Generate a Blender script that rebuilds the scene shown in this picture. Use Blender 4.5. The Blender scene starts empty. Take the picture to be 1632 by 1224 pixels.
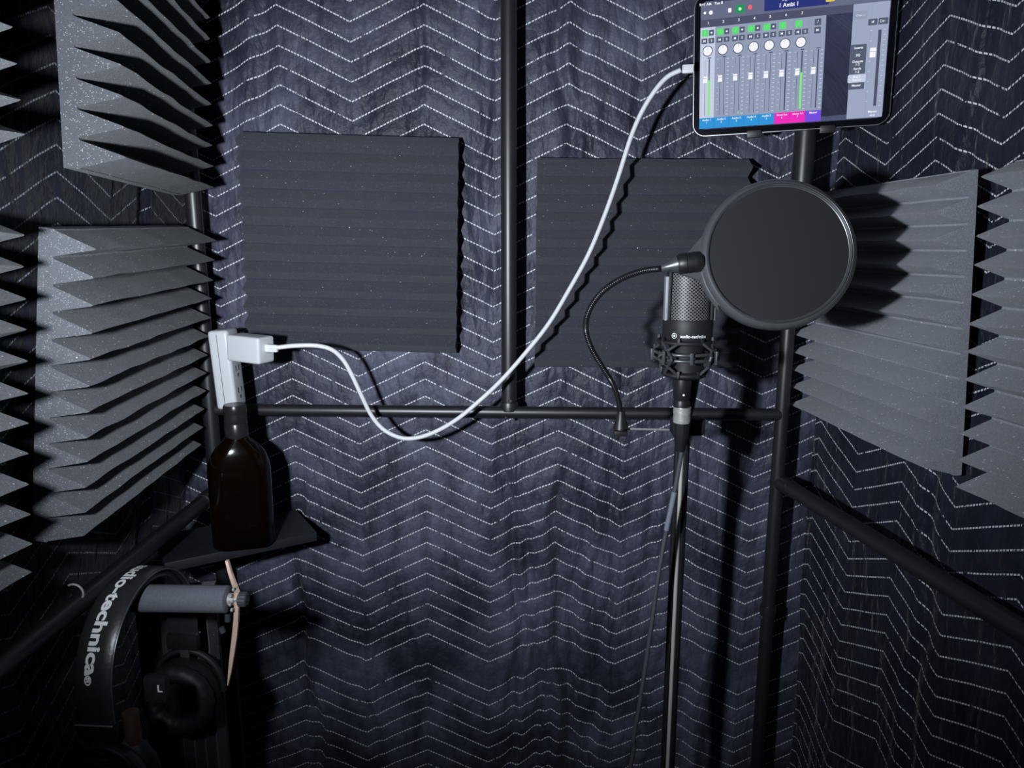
import bpy, bmesh, math, random
from mathutils import Vector, Matrix, Euler, noise
random.seed(4)
scn = bpy.context.scene
col = scn.collection
PI = math.pi
R = math.radians
CZ = 1.45                                   # eye height above the booth floor
# ------------------------------------------------------------------ survey
TH, PS, FL = R(11), R(1), 1175.0
FW = Vector((-math.sin(PS)*math.cos(TH), math.cos(PS)*math.cos(TH), -math.sin(TH)))
RT = Vector((math.cos(PS), math.sin(PS), 0))
UP = RT.cross(FW)
def ray(px, py): return FW*FL + RT*(px-816) - UP*(py-612)
def Y(px, py, y):                           # point at distance y from the eye
    r = ray(px, py); p = r*(y/r.y); return Vector((p.x, p.y, p.z+CZ))
def ZP(px, py, z):                          # point at height z (absolute)
    r = ray(px, py); p = r*((z-CZ)/r.z); return Vector((p.x, p.y, z))
YB = 1.07
def xr(y): return .4341+.016+(.8893-y)*.091     # right wall line
def xl(y, z): return -.484-.05*(y-.8226)+.09*max(-.3, min(.3, z-CZ+.13))     # left wall line, leaning in at the top

# ------------------------------------------------------------------ helpers
def obj(name, bm, mat=None, parent=None, smooth=True, loc=None, auto=None):
    me = bpy.data.meshes.new(name)
    bm.normal_update(); bm.to_mesh(me); bm.free()
    o = bpy.data.objects.new(name, me); col.objects.link(o)
    if mat is not None:
        for m in (mat if isinstance(mat, (list, tuple)) else [mat]): me.materials.append(m)
    for p in me.polygons: p.use_smooth = smooth
    if smooth:
        try: me.set_sharp_from_angle(angle=R(auto or 40))
        except Exception: pass
    if parent: o.parent = parent
    if loc is not None: o.location = loc
    return o
def tag(o, label, cat, group=None, kind=None):
    if label: o['label'] = label
    if cat: o['category'] = cat
    if group: o['group'] = group
    if kind: o['kind'] = kind
    return o
def thing(name, label, cat, loc=(0,0,0), rot=(0,0,0), group=None):
    o = bpy.data.objects.new(name, None); col.objects.link(o)
    o.location = loc; o.rotation_euler = rot; o.empty_display_size = .05
    return tag(o, label, cat, group)
def bx(bm, c, s, bev=0, rot=None, mi=0, seg=2):
    t = bmesh.new()
    bmesh.ops.create_cube(t, size=1)
    for v in t.verts: v.co = Vector((v.co.x*s[0], v.co.y*s[1], v.co.z*s[2]))
    if bev: bmesh.ops.bevel(t, geom=t.edges[:], offset=bev, segments=seg, profile=.6, affect='EDGES')
    M = Matrix.Translation(Vector(c)) @ (rot.to_matrix().to_4x4() if rot else Matrix())
    merge(bm, t, M, mi)
def merge(bm, t, M=Matrix(), mi=0):
    vm = [bm.verts.new(M @ v.co) for v in t.verts]
    t.verts.index_update()
    for f in t.faces:
        try:
            nf = bm.faces.new([vm[v.index] for v in f.verts]); nf.material_index = mi
        except ValueError: pass
    t.free()
def frames(pts):
    out = []; n = len(pts); prev = None
    for i in range(n):
        t = (pts[min(i+1, n-1)]-pts[max(i-1, 0)]).normalized()
        if prev is None:
            a = Vector((0,0,1)) if abs(t.z) < .9 else Vector((1,0,0))
            u = t.cross(a).normalized()
        else:
            u = (prev - t*prev.dot(t)).normalized()
        prev = u; out.append((t, u, t.cross(u)))
    return out
def tube(bm, pts, r, n=12, cap=True, mi=0):
    pts = [Vector(p) for p in pts]
    rr = r if isinstance(r, (list, tuple)) else [r]*len(pts)
    rings = []
    for p, (t, u, w), q in zip(pts, frames(pts), rr):
        rings.append([bm.verts.new(p+(u*math.cos(2*PI*k/n)+w*math.sin(2*PI*k/n))*q) for k in range(n)])
    for a, b in zip(rings, rings[1:]):
        for k in range(n):
            f = bm.faces.new((a[k], a[(k+1)%n], b[(k+1)%n], b[k])); f.material_index = mi
    if cap:
        f = bm.faces.new(rings[0][::-1]); f.material_index = mi
        f = bm.faces.new(rings[-1]); f.material_index = mi
def lathe(bm, prof, M=Matrix(), n=40, mi=0, closed=False):
    rings = []
    for r, z in prof:
        if r < 1e-6: rings.append([bm.verts.new(M @ Vector((0,0,z)))])
        else: rings.append([bm.verts.new(M @ Vector((r*math.cos(2*PI*k/n), r*math.sin(2*PI*k/n), z))) for k in range(n)])
    prs = list(zip(rings, rings[1:]))
    if closed: prs.append((rings[-1], rings[0]))
    for a, b in prs:
        for k in range(n):
            k2 = (k+1) % n
            if len(a) == 1 and len(b) == 1: continue
            if len(a) == 1: vs = (a[0], b[k2], b[k])
            elif len(b) == 1: vs = (a[k], a[k2], b[0])
            else: vs = (a[k], a[k2], b[k2], b[k])
            f = bm.faces.new(vs); f.material_index = mi
    bmesh.ops.recalc_face_normals(bm, faces=bm.faces)
def smoothpath(pts, m=8):
    pts = [Vector(p) for p in pts]; P = [pts[0]*2-pts[1]]+pts+[pts[-1]*2-pts[-2]]; out = []
    for i in range(1, len(P)-2):
        a, b, c, d = P[i-1:i+3]
        for k in range(m):
            t = k/m
            out.append(.5*((2*b)+(c-a)*t+(2*a-5*b+4*c-d)*t*t+(3*b-a-3*c+d)*t**3))
    out.append(pts[-1]); return out
def axis_matrix(p, d):
    return Matrix.Translation(Vector(p)) @ Vector(d).normalized().to_track_quat('Z', 'Y').to_matrix().to_4x4()
def rbox_outline(w, h, r, n=8):
    out = []
    for cx, cy, a0 in ((w/2-r, h/2-r, 0), (-w/2+r, h/2-r, 90), (-w/2+r, -h/2+r, 180), (w/2-r, -h/2+r, 270)):
        for k in range(n+1):
            a = R(a0+90*k/n); out.append((cx+r*math.cos(a), cy+r*math.sin(a)))
    return out
def slab(bm, outline, f, d0, d1, ch=0, mi=0):       # extruded outline with small chamfers; f(x, z, d)->Vector
    cx = sum(p[0] for p in outline)/len(outline); cz = sum(p[1] for p in outline)/len(outline)
    def sc(p, c):
        l = math.hypot(p[0]-cx, p[1]-cz); k = (l-c)/l; return (cx+(p[0]-cx)*k, cz+(p[1]-cz)*k)
    lv = [(d0, ch), (d0+ch, 0), (d1-ch, 0), (d1, ch)] if ch else [(d0, 0), (d1, 0)]
    rings = [[bm.verts.new(f(*sc(p, c), d)) for p in outline] for d, c in lv]
    n = len(outline)
    for a, b in zip(rings, rings[1:]):
        for k in range(n):
            q = bm.faces.new((a[k], a[(k+1)%n], b[(k+1)%n], b[k])); q.material_index = mi
    for r_ in (rings[0][::-1], rings[-1]):
        q = bm.faces.new(r_); q.material_index = mi
    bmesh.ops.recalc_face_normals(bm, faces=bm.faces)

# ------------------------------------------------------------------ materials
def mat(name, color, rough=.5, metal=0, spec=.5, **kw):
    m = bpy.data.materials.new(name); m.use_nodes = True
    b = m.node_tree.nodes['Principled BSDF']
    b.inputs['Base Color'].default_value = (*color, 1)
    b.inputs['Roughness'].default_value = rough; b.inputs['Metallic'].default_value = metal
    b.inputs['Specular IOR Level'].default_value = spec
    for k, v in kw.items(): b.inputs[k].default_value = v
    return m
class NT:
    def __init__(s, m): s.t = m.node_tree; s.n = s.t.nodes; s.l = s.t.links; s.b = s.n['Principled BSDF']
    def new(s, t, **kw):
        x = s.n.new(t)
        for k, v in kw.items(): setattr(x, k, v)
        return x
    def math(s, op, a, b=None, c=None, clamp=False):
        x = s.new('ShaderNodeMath', operation=op); x.use_clamp = clamp
        for i, v in enumerate((a, b, c)):
            if v is None: continue
            if isinstance(v, (int, float)): x.inputs[i].default_value = v
            else: s.l.new(v, x.inputs[i])
        return x.outputs[0]
    def noise(s, vec, scale, detail=3, rough=.5):
        x = s.new('ShaderNodeTexNoise'); x.inputs['Scale'].default_value = scale
        x.inputs['Detail'].default_value = detail; x.inputs['Roughness'].default_value = rough
        if vec: s.l.new(vec, x.inputs['Vector'])
        return x.outputs['Fac']
    def mix(s, f, a, b):
        x = s.new('ShaderNodeMix', data_type='RGBA')
        for i, v in ((0, f), (6, a), (7, b)):
            if isinstance(v, tuple): x.inputs[i].default_value = (*v, 1)
            elif isinstance(v, (int, float)): x.inputs[i].default_value = v
            else: s.l.new(v, x.inputs[i])
        return x.outputs[2]
    def bump(s, h, strength, dist, chain=None):
        x = s.new('ShaderNodeBump'); x.inputs['Strength'].default_value = strength; x.inputs['Distance'].default_value = dist
        s.l.new(h, x.inputs['Height'])
        if chain: s.l.new(chain, x.inputs['Normal'])
        return x.outputs[0]

def noisy(m, scale, amt, bumpd=.0005, bs=.4):        # fine procedural variation on a plain material
    N = NT(m); tc = N.new('ShaderNodeTexCoord').outputs['Object']
    c = tuple(N.b.inputs['Base Color'].default_value)[:3]
    f = N.noise(tc, scale, 4)
    N.l.new(N.mix(f, tuple(x*(1-amt) for x in c), tuple(min(1, x*(1+amt)) for x in c)), N.b.inputs['Base Color'])
    if bumpd: N.l.new(N.bump(f, bs, bumpd), N.b.inputs['Normal'])
    return m

def blanket_mat(name, missing, AMP, lo, hi, dk, thread=(.85,.88,.92)):
    m = mat(name, (.03,.03,.04), .5)
    N = NT(m)
    uv = N.new('ShaderNodeUVMap'); uv.uv_map = 'UVMap'
    sp = N.new('ShaderNodeSeparateXYZ'); N.l.new(uv.outputs[0], sp.inputs[0])
    tc = N.new('ShaderNodeTexCoord').outputs['Object']
    U, V = sp.outputs[0], sp.outputs[1]
    w1 = N.math('MULTIPLY', N.math('SUBTRACT', N.noise(tc, 9, 2), .5), .022)
    U = N.math('ADD', U, w1)
    w2 = N.math('MULTIPLY', N.math('SUBTRACT', N.noise(tc, 14, 2), .5), .09)
    fr = N.math('SUBTRACT', N.math('FRACT', N.math('ADD', U, .5)), .5)
    tri = N.math('MULTIPLY', N.math('ABSOLUTE', fr), 2)
    q = N.math('ADD', N.math('ADD', V, w2), N.math('MULTIPLY', tri, AMP))
    qf = N.math('FRACT', N.math('ADD', q, .5))
    d = N.math('ABSOLUTE', N.math('SUBTRACT', qf, .5))         # 0 on the seam, .5 between
    row = N.math('FLOOR', N.math('ADD', q, .5))
    keep = N.math('GREATER_THAN', N.math('ABSOLUTE', N.math('SUBTRACT', row, missing)), .5)
    line = N.math('LESS_THAN', d, .038)
    dash = N.math('LESS_THAN', N.math('FRACT', N.math('MULTIPLY', U, 46)), .70)
    wear = N.math('GREATER_THAN', N.noise(tc, 120, 2), .36)
    st = N.math('MULTIPLY', N.math('MULTIPLY', line, dash), N.math('MULTIPLY', keep, wear))
    big = N.noise(tc, 8, 5, .62)
    mp0 = N.new('ShaderNodeMapping'); mp0.inputs['Scale'].default_value = (1.6, 1.6, .5); N.l.new(tc, mp0.inputs[0])
    mp = N.new('ShaderNodeMapping'); mp.inputs['Scale'].default_value = (1, 1, .45); N.l.new(tc, mp.inputs[0])
    wr = N.noise(mp.outputs[0], 24, 4, .55)
    fine = N.noise(tc, 900, 2)
    bc = N.math('MULTIPLY', N.math('SUBTRACT', big, .36), 3.4, clamp=True)
    st2 = N.noise(mp0.outputs[0], 20, 4, .6)
    cloth = N.mix(bc, lo, hi)
    cloth = N.mix(N.math('MULTIPLY', N.math('SUBTRACT', st2, .45), 3.0, clamp=True), cloth, dk)  # dark vertical streaks, wrinkles below too: crease shade put into the cloth colour
    cloth = N.mix(N.math('MULTIPLY', wr, .4), cloth, dk)
    N.l.new(N.mix(st, cloth, thread), N.b.inputs['Base Color'])
    N.l.new(N.math('ADD', N.math('MULTIPLY', big, .2), .42), N.b.inputs['Roughness'])
    N.b.inputs['Specular IOR Level'].default_value = .42
    N.b.inputs['Sheen Weight'].default_value = .12; N.b.inputs['Sheen Roughness'].default_value = .4
    puff = N.math('MULTIPLY', N.math('POWER', N.math('MULTIPLY', N.math('MINIMUM', d, N.math('ADD', .5, N.math('MULTIPLY', keep, 1))), 2), .5), 1)
    b1 = N.bump(puff, .3, .0016)
    cr = N.noise(tc, 70, 5, .65)
    mp2 = N.new('ShaderNodeMapping'); mp2.inputs['Scale'].default_value = (1, 1, .28); N.l.new(tc, mp2.inputs[0])
    rg1 = N.math('ABSOLUTE', N.math('SUBTRACT', N.noise(mp2.outputs[0], 13, 3, .6), .5))
    rg1 = N.math('MINIMUM', N.math('MULTIPLY', rg1, 14), 1)
    mp3 = N.new('ShaderNodeMapping'); mp3.inputs['Scale'].default_value = (1, 1, .6); N.l.new(tc, mp3.inputs[0])
    rg2 = N.math('MINIMUM', N.math('MULTIPLY', N.math('ABSOLUTE', N.math('SUBTRACT', N.noise(mp3.outputs[0], 30, 3, .6), .5)), 10), 1)
    b1 = N.bump(rg2, .22, .003, N.bump(rg1, .42, .005, b1))
    b2 = N.bump(cr, .45, .005, N.bump(wr, .6, .010, b1))
    b3 = N.bump(fine, .12, .0006, b2)
    N.l.new(b3, N.b.inputs['Normal'])
    return m

def foam_mat(name, c1, c2, spark=1.0):
    m = mat(name, c1, .95, spec=.15)
    N = NT(m); tc = N.new('ShaderNodeTexCoord').outputs['Object']
    f = N.noise(tc, 60, 5, .7); g = N.noise(tc, 1100, 2, .7)
    base = N.mix(f, c1, c2)
    base = N.mix(N.math('MULTIPLY', N.math('SUBTRACT', g, .3, clamp=True), .8), base, tuple(x*2.1 for x in c2))
    vo = N.new('ShaderNodeTexVoronoi'); vo.inputs['Scale'].default_value = 330; N.l.new(tc, vo.inputs['Vector'])
    near = N.math('LESS_THAN', vo.outputs['Distance'], .26)
    sc = N.new('ShaderNodeSeparateColor'); N.l.new(vo.outputs['Color'], sc.inputs[0])
    rare = N.math('GREATER_THAN', sc.outputs[0], 1-.035*spark)
    vo2 = N.new('ShaderNodeTexVoronoi'); vo2.inputs['Scale'].default_value = 800; N.l.new(tc, vo2.inputs['Vector'])
    sc2 = N.new('ShaderNodeSeparateColor'); N.l.new(vo2.outputs['Color'], sc2.inputs[0])
    s2 = N.math('MULTIPLY', N.math('LESS_THAN', vo2.outputs['Distance'], .35), N.math('GREATER_THAN', sc2.outputs[1], 1-.16*spark))
    base = N.mix(N.math('MULTIPLY', s2, .5), base, (.62,.64,.68))
    base = N.mix(N.math('MULTIPLY', near, rare), base, (.92,.94,.97))
    N.l.new(base, N.b.inputs['Base Color'])
    N.l.new(N.bump(g, .6, .0012, N.bump(f, .3, .002)), N.b.inputs['Normal'])
    N.b.inputs['Sheen Weight'].default_value = .2
    return m

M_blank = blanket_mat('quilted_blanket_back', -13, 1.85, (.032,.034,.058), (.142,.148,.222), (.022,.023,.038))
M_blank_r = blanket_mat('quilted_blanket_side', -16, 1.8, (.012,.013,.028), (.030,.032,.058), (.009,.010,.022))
M_blank_l = blanket_mat('quilted_blanket_left_shaded', -16, 1.8, (.012,.013,.024), (.028,.030,.046), (.009,.010,.018), (.34,.36,.40))  # dimmer thread: the left wall's shade is put into the stitch colour
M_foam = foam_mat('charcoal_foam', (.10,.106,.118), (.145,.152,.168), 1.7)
M_foam_u = foam_mat('charcoal_foam_upper_shaded', (.065,.069,.078), (.10,.105,.117), 1.3)  # darker copy of the charcoal foam, upper panel's shade put into its colour
M_foam_r = foam_mat('charcoal_foam_right_lit', (.20,.212,.235), (.30,.318,.35), 2.4)  # same charcoal foam lightened: light on the right wall put into its colour
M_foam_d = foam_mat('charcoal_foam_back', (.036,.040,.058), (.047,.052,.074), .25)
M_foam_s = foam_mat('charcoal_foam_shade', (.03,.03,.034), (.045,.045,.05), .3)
M_pipe = noisy(mat('black_painted_steel', (.018,.018,.021), .40, spec=1.0), 40, .3, .0003)
M_black = noisy(mat('black_plastic', (.014,.014,.016), .42), 80, .25, .0002)
M_matte = noisy(mat('matte_black_body', (.015,.015,.018), .55), 90, .25, .0002)
M_hoop = noisy(mat('satin_black_hoop', (.075,.078,.085), .3, spec=.9), 90, .2, .0001)
M_soft = noisy(mat('black_leatherette', (.022,.023,.027), .36, spec=.8), 260, .3, .0006, .3)
M_white = noisy(mat('white_plastic', (.74,.76,.78), .38), 30, .03, 0)
M_cable = noisy(mat('white_cable_rubber', (.86,.87,.89), .45), 30, .04, 0)
M_outlet = mat('outlet_grey', (.12,.12,.13), .6)
M_chrome = noisy(mat('chrome', (.80,.78,.72), .35, .35), 60, .08, 0)
M_silver = noisy(mat('brushed_silver', (.50,.50,.48), .38, .45), 300, .35, .0003)
M_bar = noisy(mat('pale_blue_grey_metal', (.36,.38,.41), .45, .2), 100, .1, 0)
M_gunmetal = noisy(mat('gunmetal', (.10,.105,.115), .35, .5), 120, .2, 0)
M_alu = noisy(mat('tablet_aluminium', (.62,.63,.66), .3, 1), 200, .08, 0)
M_glass = noisy(mat('tablet_glass_black', (.006,.006,.009), .12), 10, .1, 0)
M_copper = noisy(mat('copper_metal', (.75,.52,.40), .42, .25), 90, .15, 0)
M_bronze = noisy(mat('bronze_slider', (.16,.10,.075), .35, .5), 90, .2, 0)
M_grayfoam = noisy(mat('grey_foam_sleeve', (.115,.125,.15), .9), 500, .25, .0008)
M_shelf = noisy(mat('black_laminate', (.020,.021,.028), .5), 60, .25, .0002)
M_text = mat('silver_print', (.92,.93,.94), .5)
M_corduroy = noisy(mat('cable_jacket_grey', (.07,.075,.09), .5), 100, .2, 0)
M_cablab = mat('cable_label', (.20,.23,.28), .5)
M_floor = noisy(mat('dark_floor', (.02,.02,.022), .8), 20, .3)
M_amber = mat('amber_glass_shaded', (.006,.003,.0016), .10, **{'Transmission Weight': .25, 'IOR': 1.45})  # amber taken down to near black, the corner's shade put into its colour
M_cap = noisy(mat('bottle_cap', (.02,.02,.021), .28), 80, .2, 0)
M_label = mat('bottle_label', (.006,.004,.003), .5)

# pop filter cloth: tight weave
M_nylon = mat('nylon_mesh', (.028,.028,.033), .75)
N = NT(M_nylon); tc = N.new('ShaderNodeTexCoord').outputs['Object']
sp = N.new('ShaderNodeSeparateXYZ'); N.l.new(tc, sp.inputs[0])
wv = N.math('MULTIPLY', N.math('SINE', N.math('MULTIPLY', sp.outputs[0], 5200)), N.math('SINE', N.math('MULTIPLY', sp.outputs[1], 5200)))
N.l.new(N.mix(N.math('ADD', N.math('MULTIPLY', wv, .5), .5), (.006,.006,.009), (.012,.012,.017)), N.b.inputs['Base Color'])
# microphone grille: diagonal wire lattice on a dark basket
M_grille = mat('grille_wire', (.3,.3,.3), .5, .2)
N = NT(M_grille); uv = N.new('ShaderNodeUVMap'); uv.uv_map = 'UVMap'
sp = N.new('ShaderNodeSeparateXYZ'); N.l.new(uv.outputs[0], sp.inputs[0])
a = N.math('ADD', sp.outputs[0], sp.outputs[1]); b_ = N.math('SUBTRACT', sp.outputs[0], sp.outputs[1])
la = N.math('LESS_THAN', N.math('FRACT', a), .24); lb = N.math('LESS_THAN', N.math('FRACT', b_), .24)
lat = N.math('MAXIMUM', la, lb)
N.l.new(N.mix(lat, (.006,.006,.007), (.27,.26,.27)), N.b.inputs['Base Color'])
N.l.new(N.bump(lat, .8, .0006), N.b.inputs['Normal'])
# gooseneck: fine helical ribs
M_goose = mat('gooseneck_spring', (.03,.03,.034), .3, .6)

def emis(name, c, s=1.0):
    m = bpy.data.materials.new(name); m.use_nodes = True
    t = m.node_tree; b = t.nodes['Principled BSDF']
    lin = tuple((x/12.92 if x <= .04045 else ((x+.055)/1.055)**2.4) for x in [v/255 for v in c])
    b.inputs['Base Color'].default_value = (0,0,0,1); b.inputs['Roughness'].default_value = .15
    b.inputs['Specular IOR Level'].default_value = .15
    b.inputs['Emission Color'].default_value = (*lin, 1); b.inputs['Emission Strength'].default_value = s
    return m

# ------------------------------------------------------------------ setting: quilted blanket walls
def hash_folds(u, z, folds):
    h = 0
    for x0, w, dep, z0, z1, ph in folds:
        if z0 < z < z1:
            e = min(1, (z-z0)/.12, (z1-z)/.12)
            xx = x0 + .012*math.sin(z*9+ph) + .006*math.sin(z*31+ph*2)
            t = (u-xx)/w
            if abs(t) < 4: h += dep*e*(math.exp(-t*t) - .6*math.exp(-(t-1.3)**2*2.2))
    return h
def blanket(name, n0, n1, step, z0, z1, place, P, u0f, zref, s, folds, material, amp=1.0, seed=0, AMP=1.85, miss=-13):
    nu = int((n1-n0)/step)+1; nz = int((z1-z0)/step)+1
    verts = []; uvs = []
    for j in range(nz):
        z = z0+(z1-z0)*j/(nz-1)
        for i in range(nu):
            u = n0+(n1-n0)*i/(nu-1)
            U = (u-u0f(z))/P; V = (z-zref)/s
            tri = abs(U-round(U))*2; q = V+AMP*tri
            fr = abs(q-round(q)) if round(q) != miss else .5
            puff = .0010*min(1, fr*2.6)**.6
            nz1 = noise.noise(Vector((u*5+seed, z*3.2, seed)))*.008
            nz2 = noise.noise(Vector((u*17, z*6+seed, 3.1)))*.0030
            nz3 = noise.noise(Vector((u*60+seed, z*26, 7.7)))*.0005
            h = (puff+nz1+nz2+nz3)*amp + hash_folds(u, z, folds)
            verts.append(place(u, z, h)); uvs.append((U, V))
    faces = [(j*nu+i, j*nu+i+1, (j+1)*nu+i+1, (j+1)*nu+i) for j in range(nz-1) for i in range(nu-1)]
    me = bpy.data.meshes.new(name); me.from_pydata(verts, [], faces)
    ul = me.uv_layers.new(name='UVMap')
    li = [0]*len(me.loops); me.loops.foreach_get('vertex_index', li)
    flat = []
    for k in li: flat.extend(uvs[k])
    ul.data.foreach_set('uv', flat)
    me.polygons.foreach_set('use_smooth', [True]*len(me.polygons))
    me.materials.append(material)
    o = bpy.data.objects.new(name, me); col.objects.link(o); o['kind'] = 'structure'
    return o
fold_b = [(-.02,.010,-.010,CZ-1.3,CZ-.26,0.3), (.012,.008,-.007,CZ-1.2,CZ-.3,1.7), (.045,.012,.008,CZ-1.3,CZ-.28,2.2),
          (.085,.010,-.007,CZ-1.2,CZ-.3,4.0), (.125,.009,-.006,CZ-1.3,CZ-.25,5.1), (-.345,.009,-.008,CZ-1.3,CZ-.3,2.9),
          (.055,.010,-.008,CZ+.02,CZ+.5,1.1), (.09,.012,-.006,CZ+.05,CZ+.5,2.0), (-.14,.007,-.006,CZ+.12,CZ+.4,3.0),
          (-.25,.011,-.005,CZ-.9,CZ-.45,3.3), (.25,.014,-.006,CZ-1.2,CZ-.35,.9), (-.37,.014,.007,CZ-.1,CZ+.5,2.4),
          (-.055,.010,-.006,CZ-.2,CZ+.5,3.9), (-.19,.008,-.004,CZ-.8,CZ-.5,1.2), (.19,.009,-.005,CZ-1.2,CZ-.3,6.1)]
blanket('wall_back', -.53, .45, .0045, 0, 2.0, lambda u, z, h: (u, YB-h, z), .1985, lambda z: -.1435+.016*(z-CZ), CZ-.3038, .0257, fold_b, M_blank, 1, 0)
fold_r = [(.55,.012,-.006,.1,1.9,1.0), (.80,.012,-.005,.2,1.9,2.0), (.32,.014,-.006,0,1.9,3.0)]
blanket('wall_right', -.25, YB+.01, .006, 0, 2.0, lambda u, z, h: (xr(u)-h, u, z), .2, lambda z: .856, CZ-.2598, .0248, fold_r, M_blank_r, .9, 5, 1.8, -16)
fold_l = [(.55,.012,-.006,.1,1.9,1.0), (.93,.012,-.006,.2,1.9,2.0)]
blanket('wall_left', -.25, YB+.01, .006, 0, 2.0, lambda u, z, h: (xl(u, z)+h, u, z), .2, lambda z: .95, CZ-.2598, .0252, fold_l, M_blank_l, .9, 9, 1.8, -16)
for nm, z, sg in (('floor', -.004, 1), ('ceiling', 2.0, 1)):
    b = bmesh.new(); bx(b, (0, .4, z), (1.3, 1.42, .008)); o = obj(nm, b, M_floor, smooth=False); o['kind'] = 'structure'

# ------------------------------------------------------------------ pipe frame
fr_ = thing('pipe_frame', 'black round-tube steel frame carrying the hung blankets', 'frame', (0, 1.02, 0))
def rel(p, root): return Vector(p) - Vector(root.location)
def straight(name, a, b, r, m, root, n=20, auto=None):
    bm = bmesh.new(); a = rel(a, root); b = rel(b, root); tube(bm, [a, b], r, n); return obj(name, bm, m, root)
YP = 1.015
pL, pC, pR = Y(317, 430, YP), Y(811, 430, YP), Y(1259, 480, YP)
zbar = Y(816, 654, YP).z
straight('pole', (pL.x, YP, .0), (pL.x, YP, 1.98), .0105, M_pipe, fr_)
straight('pole', (pC.x, YP, zbar), (pC.x, YP, 1.98), .0105, M_pipe, fr_)
straight('pole', (pR.x, YP, .0), (pR.x, YP, 1.98), .0092, M_pipe, fr_)
straight('crossbar', (pL.x+.01, YP-.002, zbar), (pR.x-.004, YP-.002, zbar-.004), .0085, M_pipe, fr_)
straight('crossbar', (pL.x, YP, 1.97), (pR.x, YP, 1.97), .0085, M_pipe, fr_)
# side rails run back along the two side walls
sL0 = Y(326, 786, YP); sR0 = Y(1243, 768, YP)
sR1 = ZP(1600, 988, sR0.z)
dR = (sR1-sR0).normalized()
straight('side_rail', (pL.x-.004, YP, sL0.z), (pL.x-.004-.0, .1, sL0.z), .0105, M_pipe, fr_)
straight('side_rail', sR0, sR0+dR*.95, .0105, M_pipe, fr_)
straight('side_rail', (pL.x-.004, YP, 1.95), (pL.x-.004, -.2, 1.95), .0105, M_pipe, fr_)
straight('side_rail', (pR.x, YP, 1.95), (pR.x+.09, -.2, 1.95), .0105, M_pipe, fr_)
for p in (Vector((pC.x, YP, zbar+.004)),):
    bm = bmesh.new(); lathe(bm, [(0,-.004),(.0125,-.004),(.0128,.006),(.0118,.0085),(0,.0085)], Matrix.Translation(rel(p, fr_)), 24); obj('joint_collar', bm, M_pipe, fr_)
jz = Y(1223, 972, YP).z
bm = bmesh.new(); lathe(bm, [(0,-.008),(.0112,-.008),(.0118,.0),(.0112,.008),(0,.008)], Matrix.Translation(rel((pR.x, YP, jz), fr_)), 24); obj('joint_collar', bm, M_pipe, fr_)
def screw(p, d, r=.003):
    bm = bmesh.new(); lathe(bm, [(0,-.004),(r,-.004),(r,.001),(r*.6,.002),(0,.002)], axis_matrix(rel(p, fr_), d), 14); obj('screw', bm, M_gunmetal, fr_)
screw(Y(1209, 984, YP-.004)+Vector((.004,0,0)), (-.6,-1,0)); screw((pC.x+.002, YP-.011, zbar+.016), (0,-1,0)); screw((pC.x-.004, YP-.008, zbar-.010), (0,-.6,-1), .0022)
for px_, s_ in ((pL.x, 1), (pR.x, -1)):
    bm = bmesh.new(); lathe(bm, [(0,0),(.016,0),(.016,.012),(.0115,.02),(0,.02)], Matrix.Translation(rel((px_, YP, 0), fr_)), 24); obj('foot', bm, M_black, fr_)
# rail end sockets
for p, d in ((sR0, dR), (Vector((pL.x-.004, YP-.01, sL0.z)), Vector((0,-1,0)))):
    bm = bmesh.new(); tube(bm, [rel(p-d*.006, fr_), rel(p+d*.03, fr_)], .0118, 20); obj('joint_collar', bm, M_pipe, fr_)

# ------------------------------------------------------------------ wedge foam panels
def foam(label, loc, rot, sc=1.0, N_=12, base=.014, depth=.05, material=M_foam, length=.305, group=None, seed=0, droop=.0):
    p = .305/12; L = length; H = p*N_
    bm = bmesh.new(); NX = 30
    prof = []
    for k in range(N_):
        zt = H/2-k*p
        prof += [(zt, base), (zt-.04*p, base), (zt-.46*p, depth-.0016), (zt-.5*p, depth), (zt-.54*p, depth-.0016), (zt-.96*p, base)]
    prof.append((-H/2, base))
    cols = []
    for i in range(NX+1):
        x = -L/2+L*i/NX; c = []
        for j, (z, d) in enumerate(prof):
            w = noise.noise(Vector((x*22, z*30+seed*7, seed*3.3+d*20)))
            e = 1 if d > base+.001 else .3
            zz = z+w*.0016*e; dd = d+noise.noise(Vector((x*30+seed, z*40, 9)))*.0012*e
            c.append((bm.verts.new((x+noise.noise(Vector((z*60,seed,d*50)))*.0010*(1 if i in (0,NX) else 0), -dd, zz)), bm.verts.new((x, 0, z))))
        cols.append(c)
    n = len(prof)
    for a, b in zip(cols, cols[1:]):
        for j in range(n-1):
            bm.faces.new((a[j][0], b[j][0], b[j+1][0], a[j+1][0]))
            bm.faces.new((a[j][1], a[j+1][1], b[j+1][1], b[j][1]))
        bm.faces.new((a[0][0], a[0][1], b[0][1], b[0][0])); bm.faces.new((a[-1][0], b[-1][0], b[-1][1], a[-1][1]))
    for c, fl in ((cols[0], 0), (cols[-1], 1)):
        for j in range(n-1):
            q = (c[j][0], c[j+1][0], c[j+1][1], c[j][1]); bm.faces.new(q[::-1] if fl else q)
    bmesh.ops.recalc_face_normals(bm, faces=bm.faces)
    o = obj('foam_panel', bm, material, None, True, (loc[0], loc[1], loc[2]+CZ), auto=30)
    o.rotation_euler = tuple(R(a) for a in rot); o.scale = (sc,)*3
    return tag(o, label, 'foam panel', group)
foam('charcoal wedge foam panel low on the left wall, beside the white power strip', (-.4672, .8226, -.1347), (8.82,-1.38,92.9), seed=1)
foam('charcoal wedge foam panel high on the left wall with deep black grooves', (-.4223, .8182, .2126), (2.63,.93,99.0), depth=.052, material=M_foam_u, seed=2)
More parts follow.
